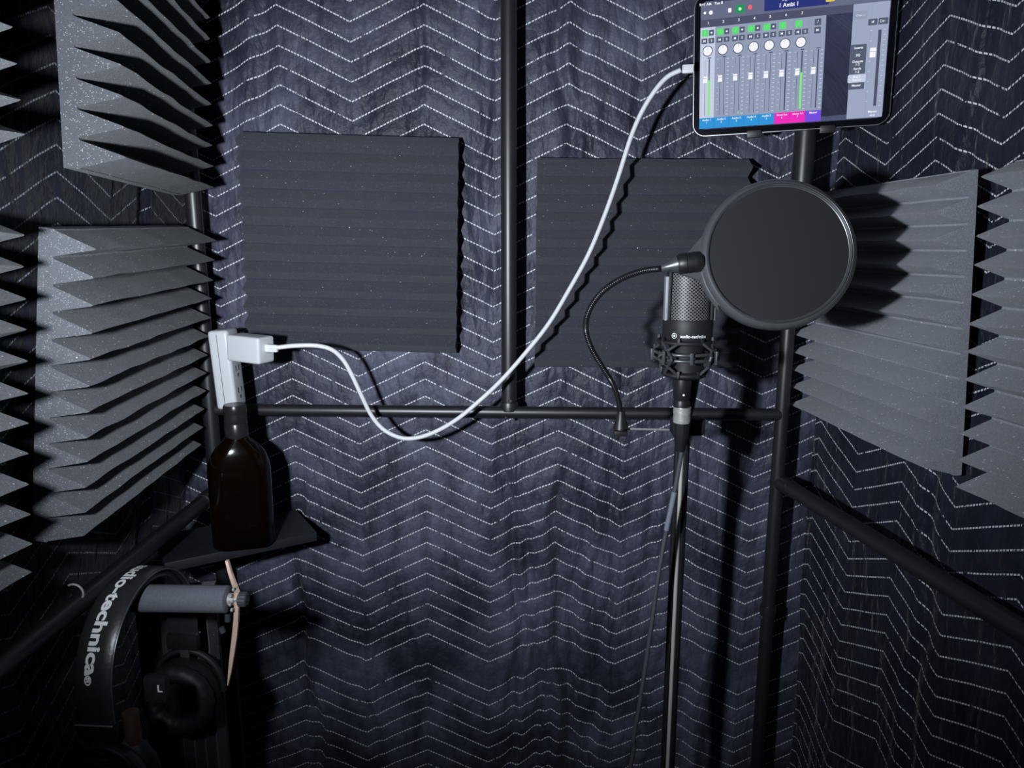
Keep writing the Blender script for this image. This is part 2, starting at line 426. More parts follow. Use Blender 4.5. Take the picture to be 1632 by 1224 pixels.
foam('charcoal wedge foam panel at the lower left picture edge, only its tooth tips showing', (-.4546, .4277, -.1217), (3.47,3.59,90), seed=3)
foam('charcoal wedge foam panel at the top left corner, only four dim tooth tips showing', (-.428, .4254, .216), (1.33,-1.54,90), seed=4)
foam('charcoal wedge foam panel on the right wall, partly shadowed by the pop filter', (.4281, .8893, -.0864), (3.51,-.38,-84.8), depth=.044, base=.008, material=M_foam_r, seed=5)
foam('charcoal wedge foam panel at the right picture edge, nearest the viewer on the right wall', (.4578, .5192, -.082), (1.81,-.72,-84.2), depth=.044, material=M_foam_r, seed=6)
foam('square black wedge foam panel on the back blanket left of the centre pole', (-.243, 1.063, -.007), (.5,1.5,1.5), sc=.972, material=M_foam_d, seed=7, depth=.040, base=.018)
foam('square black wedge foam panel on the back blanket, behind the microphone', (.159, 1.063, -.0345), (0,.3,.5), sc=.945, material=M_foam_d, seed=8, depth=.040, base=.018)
# ribbed panel low in the left corner, ridges upright
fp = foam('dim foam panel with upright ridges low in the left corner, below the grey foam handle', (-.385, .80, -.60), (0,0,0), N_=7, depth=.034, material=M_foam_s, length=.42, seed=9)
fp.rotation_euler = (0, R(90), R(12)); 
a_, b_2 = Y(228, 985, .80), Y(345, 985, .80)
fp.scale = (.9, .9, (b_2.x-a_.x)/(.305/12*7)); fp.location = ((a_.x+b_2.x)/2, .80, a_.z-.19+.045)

# ------------------------------------------------------------------ tablet
TS = .94
tab = thing('tablet', 'silver-edged tablet showing a mixer app, on a holder at top right', 'tablet', (.3446*.94, 1.0278*.94, .2316*.94+CZ), (R(4.85), R(-1.72), R(-14.45)))
bpy.context.view_layer.update()
TM = Euler((R(4.85), R(-1.72), R(-14.45))).to_matrix(); TL = Vector(tab.location)
TW, THh = .2476*TS, .1785*TS
bm = bmesh.new(); slab(bm, rbox_outline(TW, THh, .017*TS), lambda x, z, d: Vector((x, d, z)), .0, .006, .0012); obj('frame', bm, M_alu, tab)
bm = bmesh.new(); slab(bm, rbox_outline(TW-.0032, THh-.0032, .0155*TS), lambda x, z, d: Vector((x, d, z)), -.0004, .001, .0002); obj('glass', bm, M_glass, tab)
def S(px, py):                                # pixel of the photo measured onto the tablet's own face
    r = ray(px, py); o = Vector((0,0,CZ)); n = TM @ Vector((0,1,0))
    k = (TL-o).dot(n)/r.dot(n); l = TM.transposed() @ (o+r*k-TL); return l.x, l.z
def U(cx, cy): return S(1080+cx/4.533, cy/4.533)
cols_ = {'grey': (150,160,185), 'lgrey': (200,208,232), 'dark': (84,88,118), 'bar': (104,110,136), 'btn': (88,96,118), 'white': (248,250,255),
         'green': (95,225,120), 'lgreen': (135,240,125), 'dgreen': (40,150,90), 'red': (245,110,115), 'navy': (45,55,125), 'blue': (50,150,220), 'mag': (240,50,190),
         'purple': (120,80,225), 'slot': (80,84,108), 'tick': (205,215,240), 'div': (125,135,165), 'ylw': (225,200,90), 'panel': (160,170,196), 'gap': (92,98,134)}
keys = list(cols_); mats = [emis('screen_'+k, cols_[k], .97) for k in keys]
sb = bmesh.new()
def q4(x0, z0, x1, z1, c, ly=1, r=0):
    if r:
        pts = [(p[0]+(x0+x1)/2, p[1]+(z0+z1)/2) for p in rbox_outline(abs(x1-x0), abs(z1-z0), r, 5)]
    else: pts = [(x0,z0),(x1,z0),(x1,z1),(x0,z1)]
    f = sb.faces.new([sb.verts.new((x, -.0004-.00006*ly, z)) for x, z in pts]); f.material_index = keys.index(c)
    f.normal_update()
    if f.normal.y > 0: f.normal_flip()
def disc(x, z, r, c, ly=2, n=24):
    f = sb.faces.new([sb.verts.new((x+r*math.cos(2*PI*k/n), -.0004-.00006*ly, z+r*math.sin(2*PI*k/n))) for k in range(n)])
    f.material_index = keys.index(c); f.normal_update()
    if f.normal.y > 0: f.normal_flip()
def text_mesh(s, size, offset=0.0):
    cu = bpy.data.curves.new('tmp', 'FONT'); cu.body = s; cu.size = size; cu.offset = offset; cu.align_x = 'CENTER'; cu.resolution_u = 4
    o = bpy.data.objects.new('tmp', cu); col.objects.link(o)
    dg = bpy.context.evaluated_depsgraph_get(); me = bpy.data.meshes.new_from_object(o.evaluated_get(dg))
    bpy.data.objects.remove(o); bpy.data.curves.remove(cu)
    return me
def stext(s, x, z, size, c='white', ly=4):
    me = text_mesh(s, size, size*.02)
    vs = [sb.verts.new((x+v.co.x, -.0004-.00006*ly, z+v.co.y)) for v in me.vertices]
    for p in me.polygons:
        try:
            f = sb.faces.new([vs[i] for i in p.vertices]); f.material_index = keys.index(c)
        except ValueError: pass
    bpy.data.meshes.remove(me)
sx0, sz0 = -TW/2+.0088, -THh/2+.0088; sx1, sz1 = -sx0, -sz0
q4(sx0, sz0, sx1, sz1, 'gap', 0, .008)
_, ztop = U(155, 150); _, zr = U(155, 205); _, zband = U(178, 855)
X0, _ = U(170, 850); X1, _ = U(1035, 830); X0 = sx0
wch = (X1-X0)/8
def zc(cy): return U(215, cy)[1]
q4(sx0, ztop, sx1, sz1-.002, 'bar', 1, .002)
q4(sx0, zr, X1+.0, ztop, 'slot', 1); q4(X1, zr, sx1, ztop, 'slot', 1)
q4(X0, zband, X1, zr, 'grey', 1); q4(X0, zband, X0+wch, zr, 'lgrey', 2)
zkn = zc(370); zb1 = zc(240); zb2 = zc(297); zt_ = zc(430); zbm = zc(835); zf = zc(575); bs = wch*.2
for k in range(8):
    x = X0+wch*(k+.5)
    q4(x+wch*.49, zband, x+wch*.505, zr, 'div', 3)
    c = 'blue' if k < 5 else ('mag' if k < 7 else 'purple')
    q4(X0+wch*k+.0001, sz0+.0012, X0+wch*(k+1)-.0001, zband, c, 3)
    if k < 7:
        q4(x-wch*.40, zb1-bs*1.05, x+wch*.02, zb1+bs*1.05, 'green', 3, .0008)
        stext('/', x-wch*.18, zb1-.0015, .005, 'lgreen')
        if k < 5: q4(x+wch*.06, zb1-bs*.9, x+wch*.4, zb1+bs*.9, 'btn', 3, .0008); disc(x+wch*.23, zb1, .0011, 'white', 4)
        q4(x-wch*.42, zb2-bs*.85, x-wch*.03, zb2+bs*.85, 'btn', 3, .0008); q4(x+wch*.04, zb2-bs*.85, x+wch*.42, zb2+bs*.85, 'btn', 3, .0008)
        stext('M', x-wch*.22, zb2-.0012, .0038); stext('S', x+wch*.24, zb2-.0012, .0038)
        disc(x, zkn, wch*.345, 'dark', 3, 28); disc(x, zkn, wch*.29, 'white', 4, 28); q4(x-.0002, zkn+wch*.1, x+.0002, zkn+wch*.3, 'grey', 5)
    else:
        q4(x-wch*.2, zb1-bs, x+wch*.2, zb1+bs, 'btn', 3, .0008); stext('/', x, zb1-.0012, .0045)
        q4(x-wch*.2, zb2-bs, x+wch*.2, zb2+bs, 'btn', 3, .0008); stext('M', x, zb2-.0012, .0038)
    wide = k in (0, 5, 6, 7)
    ww = .0015 if wide else .0006
    q4(x+wch*.12-ww/2, zbm, x+wch*.12+ww/2, zt_, 'slot', 3)
    q4(x+wch*.0, zt_+.0008, x+wch*.24, zt_+.002, 'slot', 3)
    q4(x-wch*.16-.0002, zbm, x-wch*.16+.0002, zt_-.001, 'slot', 3)
    for j in range(15):
        z = zt_-.001-(zt_-.001-zbm)*j/14
        q4(x+wch*.28, z-.0004, x+wch*.42, z+.0004, 'tick', 3)
    for j in range(9):
        z = zt_-.001-(zt_-.001-zbm)*(j/9)**.85
        q4(x-wch*.36, z-.0003, x-wch*.26, z+.0003, 'tick', 3)
    q4(x-wch*.28, zf-.004, x-wch*.0, zf+.0038, 'white', 5, .0006); q4(x-wch*.28, zf+.0012, x, zf+.0017, 'grey', 6)
    stext('Audio %d' % (k+1) if k < 5 else ('Stereo Out' if k == 5 else ('Chorus 1-2' if k == 6 else 'Master')), x, zband-.0035, .0033 if k not in (5,6) else .0026)
    if k < 7: stext(str(k+1), x, zband-.0068, .003)
    stext(str(k+1) if k < 7 else '', x, zr+.0035, .0042)
    if k in (0, 6): q4(x+wch*.12-.0012, zbm, x+wch*.12+.0012, zf-.001, 'lgreen', 5); q4(x+wch*.12-.0006, zf-.001, x+wch*.12+.0003, zf+.0028, 'dgreen', 5)
    if k == 2: q4(x+wch*.12-.0004, zbm, x+wch*.12+.0004, zbm+.003, 'lgreen', 5)
# toolbar
t0 = U(205, 35); stext('9:41 AM   Tue 8', t0[0]+.006, t0[1]-.001, .0042)
p = U(197, 95); disc(*p, .0016, 'white', 3); p = U(240, 92); disc(*p, .0024, 'white', 3)
p = U(377, 75); q4(p[0]-.002, p[1]-.0025, p[0]+.0018, p[1]+.0025, 'white', 3, .001)
p = U(450, 65); q4(p[0]-.0052, p[1]-.0046, p[0]+.0052, p[1]+.0046, 'dgreen', 2, .001); disc(*p, .0022, 'white', 4, 3); disc(*p, .002, 'lgreen', 3)
p = U(523, 53); disc(*p, .0026, 'red', 3)
p = U(740, 30); q4(p[0]-.018, p[1]-.0062, p[0]+.055, sz1-.004, 'navy', 2, .001); stext('1 Ambi 1', p[0]+.010, p[1]-.0036, .0062); stext('12  1  1', p[0]+.012, p[1]+.0035, .0068)
p = U(1090, 0); q4(p[0]-.003, p[1]-.002, p[0]+.007, p[1]+.0035, 'ylw', 3, .001)
# master section on the right
xa = U(1235, 600)[0]; q4(xa, sz0+.0012, sx1-.0008, ztop-.0002, 'panel', 3, .001)
xc = xa+(sx1-xa)*.36; q4(xa+(sx1-xa)*.5, sz0+.002, xa+(sx1-xa)*.505, ztop-.002, 'div', 4)
def zr_(cy): return U(1300, cy)[1]
xm = U(1300, 450)[0]
q4(xm-.0092, zr_(535), xm+.0088, zr_(322), 'btn', 4, .001); q4(xm-.010, zr_(595), xm+.010, zr_(540), 'lgrey', 5, .001); q4(xm-.0092, zr_(645), xm+.0088, zr_(597), 'btn', 4, .001)
for s_, cy in (('Inserts', 350), ('EQ', 403), ('Outputs', 448), ('1-2', 470), ('Sends', 500), ('1-2', 523), ('Bus 1', 558), ('Stereo', 580), ('Master', 620)):
    stext(s_, xm, zr_(cy)-.0006, .0036, 'white', 7)
p = U(1322, 110); q4(p[0]-.0078, p[1]-.0045, p[0]+.0078, p[1]+.0045, 'grey', 4, .001); stext('Channel', p[0], p[1]-.001, .003)
p = U(1450, 155); q4(p[0]-.0110, p[1]-.0035, p[0]-.001, p[1]+.0035, 'btn', 4, .001); q4(p[0], p[1]-.0035, p[0]+.0105, p[1]+.0035, 'btn', 4, .001); stext('M', p[0]-.006, p[1]-.0012, .004); stext('Dim', p[0]+.005, p[1]-.0012, .004)
xf, zq = U(1462, 215); _, zq2 = U(1415, 765)
q4(xf-.0017, zq2, xf+.0017, zq, 'slot', 4)
for j in range(16):
    z = zq-(zq-zq2)*j/15; q4(xf+.0042, z-.0003, xf+.0062, z+.0003, 'tick', 4); q4(xf-.0105, z-.0003, xf-.0085, z+.0003, 'tick', 4) if j % 2 == 0 else None
p = U(1418, 380); q4(xf-.0095, p[1]-.0052, xf-.003, p[1]+.0055, 'white', 6, .0008); q4(xf-.0095, p[1]+.001, xf-.003, p[1]+.0016, 'grey', 7)
p = U(1398, 820); stext('Master', xf-.002, p[1]+.001, .0036); stext('+0.0', xf-.002, p[1]-.0032, .0034)
obj('screen', sb, mats, tab, smooth=False)

# tablet holder: clamp jaws below the tablet and the post it rides on
hp = Y(1288, 250, .985)
th_ = thing('tablet_holder', 'black clamp holder and post propping up the tablet', 'stand', (hp.x, .995, 0))
def T2W(x, y, z): return TM @ Vector((x, y, z)) + TL
for cx_ in (553, 1080):
    sx, sz = S(1080+cx_/4.533, 950/4.533)
    bm = bmesh.new()
    bx(bm, (0,0,0), (.0175, .014, .0045), .0012); bx(bm, (0,-.0062,.0032), (.0175,.002,.0075), .0008)
    o = obj('jaw', bm, M_black, th_); o.location = rel(T2W(sx, .003, -THh/2-.0026), th_); o.rotation_euler = Euler((R(4.85), R(-1.72), R(-14.45)))
xh, _ = S(1288, 150)
bm = bmesh.new(); bx(bm, (0,0,0), (.15, .006, .018), .002); o = obj('back_plate', bm, M_black, th_); o.location = rel(T2W(xh-.01, .0105, -.02), th_); o.rotation_euler = Euler((R(4.85), R(-1.72), R(-14.45)))
for cx_ in (553, 1080):
    sx, sz = S(1080+cx_/4.533, 950/4.533)
    bm = bmesh.new(); tube(bm, [rel(T2W(sx, .0105, -.02), th_), rel(T2W(sx, .0085, -THh/2-.003), th_)], .003, 10); obj('jaw_arm', bm, M_black, th_)
a_ = T2W(xh-.01, .012, -.02)
post_a = Y(1289, 150, 1.0); post_b = Y(1266, 455, 1.0)
bm = bmesh.new(); tube(bm, [rel(post_a, th_), rel(post_b, th_)], .0128, 24); obj('post', bm, M_pipe, th_)
bm = bmesh.new(); tube(bm, [rel(post_b+Vector((0,0,.004)), th_), rel(post_b-Vector((0,0,.03)), th_)], .0165, 20); obj('pole_clamp', bm, M_black, th_)
bm = bmesh.new(); tube(bm, [rel(a_, th_), rel(Vector((post_a.x, 1.0, post_a.z-.005)), th_)], .006, 14); obj('ball_joint', bm, M_black, th_)

# ------------------------------------------------------------------ pop filter
FY = .715
fc = Y(1238, 406, FY)
pf = thing('pop_filter', 'round black pop filter on a gooseneck in front of the microphone', 'pop filter', fc)
fr = (1358-1117)/2*(fc-Vector((0,0,CZ))).dot(FW)/FL
nrm = Vector((-.12,-1,.20)).normalized()
FM = axis_matrix((0,0,0), nrm)
bm = bmesh.new()
k = fr/.0745
lathe(bm, [(.0655*k,.0068),(.0690*k,.0085),(.0718*k,.0070),(.0738*k,.0035),(.0745*k,-.001),(.0742*k,-.0085),(.0725*k,-.0125),(.0685*k,-.014),(.0655*k,-.0120),(.0645*k,0)], FM, 96, closed=True)
obj('hoop', bm, M_hoop, pf)
bm = bmesh.new()
lathe(bm, [(.0680*k,.0062),(.0688*k,.0082),(.0675*k,.0095),(.0662*k,.0085),(.0660*k,.0068)], FM, 96, closed=True); obj('inner_ring', bm, M_gunmetal, pf)
bm = bmesh.new(); lathe(bm, [(0,.0066),(.03*k,.0066),(.0662*k,.0066),(.0662*k,-.0066),(0,-.0066)], FM, 80); o = obj('mesh_screen', bm, M_nylon, pf)
# yoke and knuckle on the left of the hoop
FMi = FM.inverted()
def onplane(px, py, off=-.003):
    n = FM.to_3x3() @ Vector((0,0,1)); r = ray(px, py); o = Vector((0,0,CZ)); c = Vector(fc)+n*off
    return o + r*((c-o).dot(n)/r.dot(n)) - Vector(fc)
pts = [onplane(*p) for p in ((1138,352),(1118,378),(1097,402),(1080,410),(1080,436),(1097,441),(1116,448),(1126,470),(1145,497),(1139,450),(1131,405),(1134,375))]
bm = bmesh.new()
vf = [bm.verts.new(p+FM.to_3x3()@Vector((0,0,.003))) for p in pts]; vb = [bm.verts.new(p-FM.to_3x3()@Vector((0,0,.003))) for p in pts]
bm.faces.new(vf); bm.faces.new(vb[::-1])
for i in range(len(pts)): bm.faces.new((vf[i], vb[i], vb[(i+1)%len(pts)], vf[(i+1)%len(pts)]))
bmesh.ops.recalc_face_normals(bm, faces=bm.faces); obj('yoke', bm, M_gunmetal, pf, smooth=False)
ka, kb = onplane(1114, 417, .004), onplane(1080, 421, .004); kd = (kb-ka).normalized(); kl = (kb-ka).length
bm = bmesh.new(); lathe(bm, [(0,-.004),(.007,-.004),(.0095,.0),(.0100,.004),(.0100,kl*.55),(.0094,kl*.57),(.0100,kl*.6),(.0098,kl*.9),(.0085,kl),(0,kl)], axis_matrix(ka, kd), 32); obj('knuckle', bm, M_black, pf)
kc = onplane(1052, 428, .004); kd2 = (kc-kb).normalized(); l2 = (kc-kb).length
bm = bmesh.new(); lathe(bm, [(0,0),(.0085,0),(.0075,l2*.25),(.0048,l2*.55),(.0046,l2*.95),(.0035,l2),(0,l2)], axis_matrix(kb, kd2), 28); obj('ferrule', bm, M_gunmetal, pf)
gp = [(1052,428,FY),(1020,433,.73),(985,447,.75),(955,470,.765),(937,500,.775),(934,528,.785),(944,558,.79),(962,588,.795),(977,613,.80),(986,640,.80),(989,664,.80)]
path = smoothpath([Y(*g)-Vector(fc) for g in gp], 34)
bm = bmesh.new(); tube(bm, path, [.0029+.00045*math.sin(i*PI*2/3.0) for i in range(len(path))], 12)
obj('gooseneck', bm, M_goose, pf, auto=80)
gb = Y(989, 655, .80)-Vector(fc); gz = Y(989, 683, .80)-Vector(fc)
bm = bmesh.new(); h = gb.z-gz.z; lathe(bm, [(0,0),(.0088,0),(.0080,h*.2),(.0052,h*.6),(.0045,h),(0,h)], Matrix.Translation(gz), 24); obj('base_cone', bm, M_black, pf)
e0, e1 = Y(979, 683, .80)-Vector(fc), Y(1066, 685, .815)-Vector(fc)
bm = bmesh.new(); tube(bm, [e0, e1], .0014, 10); obj('clamp_bar', bm, M_silver, pf)
bm = bmesh.new(); bx(bm, gz-Vector((0,0,.0045)), (.015,.014,.006), .001); bx(bm, gz-Vector((.004,0,.009)), (.005,.012,.006), .0008); obj('clamp_base', bm, M_black, pf)

# ------------------------------------------------------------------ microphone
MY = .80
m0 = Y(1096, 520, MY)
mic = thing('microphone', 'black side-address condenser microphone with wire grille, held upright on the stand', 'microphone', (m0.x, MY, m0.z))
def mz(py): return Y(1094, py, MY).z-m0.z
sc_ = (m0-Vector((0,0,CZ))).dot(FW)/FL       # metres per photo pixel at the mic
# body under the grille
bm = bmesh.new()
lathe(bm, [(0,mz(508)),(.0262,mz(508)),(.0268,mz(511)),(.0268,mz(537)),(.0255,mz(541)),(.0195,mz(546)),(.0190,mz(548)),(.0186,mz(590)),(.0225,mz(592)),(.0225,mz(598)),(.015,mz(603)),(0,mz(603))], n=56)
obj('body', bm, M_matte, mic)
bm = bmesh.new(); zt, zb_ = mz(418), mz(508)
uvl = None
n, m_ = 64, 18; rg = .0232
ring = []
for j in range(m_+1):
    f = j/m_; z = zb_+(zt-zb_)*f
    r_ = rg if f < .72 else rg*math.sqrt(max(.05, 1-((f-.72)/.30)**2))
    ring.append([bm.verts.new((r_*1.0*math.cos(2*PI*k/n), r_*.86*math.sin(2*PI*k/n), z)) for k in range(n)])
uvl = bm.loops.layers.uv.new('UVMap')
for j in range(m_):
    for k_ in range(n):
        f = bm.faces.new((ring[j][k_], ring[j][(k_+1)%n], ring[j+1][(k_+1)%n], ring[j+1][k_]))
        for lp, (a, b) in zip(f.loops, ((k_,j),(k_+1,j),(k_+1,j+1),(k_,j+1))): lp[uvl].uv = (a/n*34, b/m_*17)
bm.faces.new(ring[-1]); obj('grille', bm, M_grille, mic)
for s_ in (-1, 1):                             # flat pale side bars of the head basket
    bm = bmesh.new(); bx(bm, (s_*.0247, -.003, (mz(440)+mz(510))/2), (.0042, .012, mz(440)-mz(510)), .0010); obj('side_bar', bm, M_bar, mic)
    bm = bmesh.new(); bx(bm, (s_*.0226, -.004, (mz(425)+mz(510))/2), (.0030, .016, mz(425)-mz(510)), .0008); obj('basket_rail', bm, M_matte, mic)
bm = bmesh.new(); tube(bm, [Vector((.0235*math.cos(a), .004, mz(432)+.016*math.sin(a))) for a in [PI*i/24 for i in range(25)]], .0030, 10); obj('head_band', bm, M_matte, mic)
# small printed name and roundel on the collar
me = text_mesh('audio-technica', .0048, .00012)
bm = bmesh.new(); vs = []
for v in me.vertices:
    a = (v.co.x+.0010)/.0270; vs.append(bm.verts.new((.0271*math.sin(a), -.0271*math.cos(a), mz(534)+v.co.y)))
for p in me.polygons: bm.faces.new([vs[i] for i in p.vertices])
for k_ in range(1):
    cxa = -.0200; n2 = 20
    for r1, r2 in ((.0030,.0024), (.0012,.0)):
        o1 = []; 
        for q in range(n2):
            a = 2*PI*q/n2; xx = cxa+r1*math.cos(a); zz = mz(531.5)+r1*math.sin(a); o1.append((xx, zz))
        o2 = [(cxa+(x-cxa)*r2/r1, mz(531.5)+(z-mz(531.5))*r2/r1) for x, z in o1]
        c3 = lambda x, z: bm.verts.new((.0271*math.sin(x/.027), -.0272*math.cos(x/.027), z))
        A = [c3(*p_) for p_ in o1]
        if r2:
            B = [c3(*p_) for p_ in o2]
            for q in range(n2): bm.faces.new((A[q], A[(q+1)%n2], B[(q+1)%n2], B[q]))
        else: bm.faces.new(A)
bmesh.ops.recalc_face_normals(bm, faces=bm.faces)
bpy.data.meshes.remove(me); obj('printed_name', bm, M_text, mic, smooth=False)
# stem
bm = bmesh.new()
lathe(bm, [(0,mz(602)),(.0092,mz(602)),(.0095,mz(606)),(.0095,mz(634)),(.0085,mz(636)),(.0085,mz(638)),(.0090,mz(640)),(.0090,mz(648)),(0,mz(648))], Matrix.Translation((-.003,0,0)), 32); obj('stem', bm, M_black, mic)
bm = bmesh.new(); disc_c = Vector((-.003,-.0098,mz(627))); lathe(bm, [(0,.0),(.0013,0),(.001,.0005),(0,.0006)], axis_matrix(disc_c, (0,-1,0)), 12); obj('indicator', bm, M_text, mic)

# ------------------------------------------------------------------ shock mount
sm = thing('shock_mount', 'black spider shock mount cradling the microphone body', 'shock mount', (m0.x-.002, MY, m0.z))
RR = .0355
def torus(bm, R_, r_, z, n=64, m=10, M=Matrix(), sy=1):
    prof = [(R_+r_*math.cos(2*PI*k/m), z+r_*math.sin(2*PI*k/m)) for k in range(m)]
    lathe(bm, prof, M, n, closed=True)
zc1, zc2 = mz(560), mz(569)
bm = bmesh.new(); torus(bm, .0318, .0020, zc1); obj('ring', bm, M_gunmetal, sm)
bm = bmesh.new(); torus(bm, .0325, .0020, zc2); obj('ring', bm, M_gunmetal, sm)
bm = bmesh.new(); torus(bm, .0285, .0022, mz(543)); obj('top_collar', bm, M_matte, sm)
bm = bmesh.new(); torus(bm, .0215, .0028, mz(595)); obj('bottom_collar', bm, M_matte, sm)
def cyl(az, r_, z): return Vector((r_*math.sin(az), -r_*math.cos(az), z))
for q in range(4):
    a0 = q*PI/2
    for s_ in (-1, 1):
        pts = [cyl(a0+s_*R(24), .0285, mz(541)), cyl(a0+s_*R(26), .0300, mz(543)), cyl(a0+s_*R(57), .0378, mz(563)), cyl(a0+s_*R(58), .0378, mz(567)), cyl(a0+s_*R(30), .0265, mz(590)), cyl(a0+s_*R(28), .0245, mz(593))]
        bm = bmesh.new(); tube(bm, pts, .0016, 8); obj('arm', bm, M_gunmetal, sm)
        for z_, r_ in ((mz(540), .0292), (mz(592), .0252)):
            bm = bmesh.new(); bx(bm, cyl(a0+s_*R(25), r_, z_), (.0030,.0030,.0075), .0006, Euler((0,0,a0+s_*R(25)))); obj('lug', bm, M_matte, sm)
    bm = bmesh.new(); bx(bm, cyl(a0, .0350, (zc1+zc2)/2), (.0036,.0040,.0130), .0008, Euler((0,0,a0))); obj('ring_post', bm, M_gunmetal, sm)
    bm = bmesh.new(); bx(bm, cyl(a0+PI/4, .0392, (zc1+zc2)/2), (.0034,.0030,.0150), .0008, Euler((0,0,a0+PI/4))); obj('ring_post', bm, M_gunmetal, sm)

# ------------------------------------------------------------------ mic stand
ms = Y(1086, 760, .845)
st = thing('microphone_stand', 'straight black and chrome stand pole carrying the microphone', 'stand', (ms.x, .845, 0))
ztop = Y(1086, 672, .845).z
bm = bmesh.new(); tube(bm, [(.002,.002,.02),(.002,.002,ztop)], .0066, 20); obj('pole', bm, M_pipe, st)
bm = bmesh.new(); tube(bm, [(-.0018,-.0044,.02),(-.0018,-.0044,ztop-.02)], .0024, 14); obj('pole_highlight', bm, M_chrome, st)  # added bright rod standing in for the highlight on the chrome pole
bm = bmesh.new(); tube(bm, [(-.0065,.0,.02),(-.0065,.0,ztop-.01)], .0034, 16); obj('sleeve', bm, M_black, st)
bm = bmesh.new(); lathe(bm, [(0,0),(.125,0),(.125,.008),(.118,.014),(.02,.02),(.012,.03),(0,.03)], n=48); obj('base', bm, M_black, st)
bm = bmesh.new(); bx(bm, (.004,.004,ztop-.006), (.036,.022,.020), .003); bx(bm, (.016,-.004,ztop-.004), (.014,.016,.018), .003); obj('clamp', bm, M_black, st)
bm = bmesh.new(); tube(bm, [(0,0,ztop-.002),(.004,-.006,ztop+.02),(.008,-.012,m0.z+mz(602))], .006, 14); obj('swivel', bm, M_black, st)

# ------------------------------------------------------------------ XLR cable
xs = Y(1087, 660, .80)
xc_ = thing('microphone_cable', 'dark microphone cable with silver plug hanging down from the microphone', 'cable', (xs.x, .80, xs.z))
def xz(py): return Y(1087, py, .80).z-xs.z
bm = bmesh.new(); lathe(bm, [(0,xz(648)),(.0098,xz(648)),(.0100,xz(650)),(.0096,xz(652)),(.0100,xz(655)),(.0094,xz(660)),(.0098,xz(668)),(.0094,xz(673)),(0,xz(673))], n=28); obj('plug', bm, M_silver, xc_)
bm = bmesh.new(); lathe(bm, [(0,xz(673)),(.0096,xz(673)),(.0092,xz(690)),(.0064,xz(708)),(.0050,xz(719)),(0,xz(719))], n=16); obj('boot', bm, M_black, xc_, auto=20)
cp = [(1087,716,.80),(1083,740,.80),(1074,790,.80),(1062,845,.80),(1049,920,.795),(1040,985,.79),(1029,1060,.785),(1018,1130,.78),(1010,1175,.78),(1003,1230,.78)]
pth = [Y(*p)-Vector(xc_.location) for p in cp]
pth += [Vector((pth[-1].x-.05, pth[-1].y-.02, pth[-1].z-.25)), Vector((pth[-1].x-.10, pth[-1].y-.03, -xs.z+.004)), Vector((pth[-1].x-.12, pth[-1].y-.05, -xs.z+.004))]
sp_ = smoothpath(pth, 10)
bm = bmesh.new(); tube(bm, sp_, .0026, 12); obj('cord', bm, M_corduroy, xc_)
bm = bmesh.new(); tube(bm, smoothpath([Y(*p)-Vector(xc_.location) for p in ((1075,784,.80),(1069,812,.80),(1062,845,.7995))], 6), .0031, 12); obj('sleeve', bm, M_cablab, xc_)

# ------------------------------------------------------------------ power strip, charger, white cable
ps0 = Y(352, 540, .965)
t0 = Vector(Y(348, 530, .965)); t1 = Vector(Y(370, 648, .965))
strip = thing('power_strip', 'white power strip standing upright in the left corner behind the crossbar', 'power strip', t1, (0, R(-3), 0))
Ls = (t0-t1).length+.004
bm = bmesh.new(); bx(bm, (0,0,Ls/2), (.027,.036,Ls), .005, seg=3); obj('body', bm, M_white, strip)
bm = bmesh.new(); bx(bm, (-.0015,-.0182,Ls/2), (.0006,.0006,Ls-.01)); obj('seam', bm, M_outlet, strip, smooth=False)
for z_ in (.22, .50):
    bm = bmesh.new()
    bx(bm, (.0136,-.006,Ls*z_), (.0008,.0022,.007)); bx(bm, (.0136,.004,Ls*z_), (.0008,.0022,.007)); bx(bm, (.0136,-.001,Ls*z_-.009), (.0008,.004,.004))
    obj('outlet', bm, M_outlet, strip, smooth=False)
c0 = Vector(Y(374, 555, .945)); c1 = Vector(Y(425, 555, .925))
cd = (c1-c0)
ch = thing('usb_charger', 'white cube phone charger plugged into the power strip', 'charger', (c0+c1)/2, (0, R(2), math.atan2(cd.y, cd.x)))
hgt = (Y(400, 535, .93).z-Y(400, 577, .93).z)
bm = bmesh.new(); bx(bm, (0,0,0), (cd.length, .030, hgt), .0042, seg=4); obj('body', bm, M_white, ch)
bm = bmesh.new(); tube(bm, [(-cd.length/2-.004,-.004,0),(-cd.length/2+.001,-.004,0)], .003, 8); obj('prong', bm, M_silver, ch)
cab = thing('usb_cable', 'white charging cable looping from the wall charger up to the tablet', 'cable', c1)
cp = [(441,554,.92),(470,551,.925),(505,551,.93),(530,558,.935),(548,575,.94),(562,600,.945),(576,630,.95),(592,662,.955),(612,685,.955),(640,698,.955),(668,697,.955),(698,686,.955),(730,667,.955),(765,638,.955),(800,605,.96),(838,562,.965),(875,515,.97),(908,460,.975),(938,405,.975),(963,345,.975),(985,283,.975),(1005,220,.97),(1022,180,.965),(1042,147,.955),(1063,123,.95),(1085,111.5,.945)]
pth = smoothpath([Y(*p)-Vector(c1) for p in cp], 6)
bm = bmesh.new(); tube(bm, pth, .0029, 14); obj('cord', bm, M_cable, cab)
a, b = Vector(Y(424, 556, .925))-Vector(c1), Vector(Y(441, 554, .92))-Vector(c1)
bm = bmesh.new(); bx(bm, (a+b)/2, ((b-a).length+.002, .005, .0095), .0016, Euler((0,0,math.atan2((b-a).y,(b-a).x)))); obj('plug', bm, M_cable, cab)
a, b = Vector(Y(1087, 111, .944))-Vector(c1), Vector(Y(1106, 109, .941))-Vector(c1)
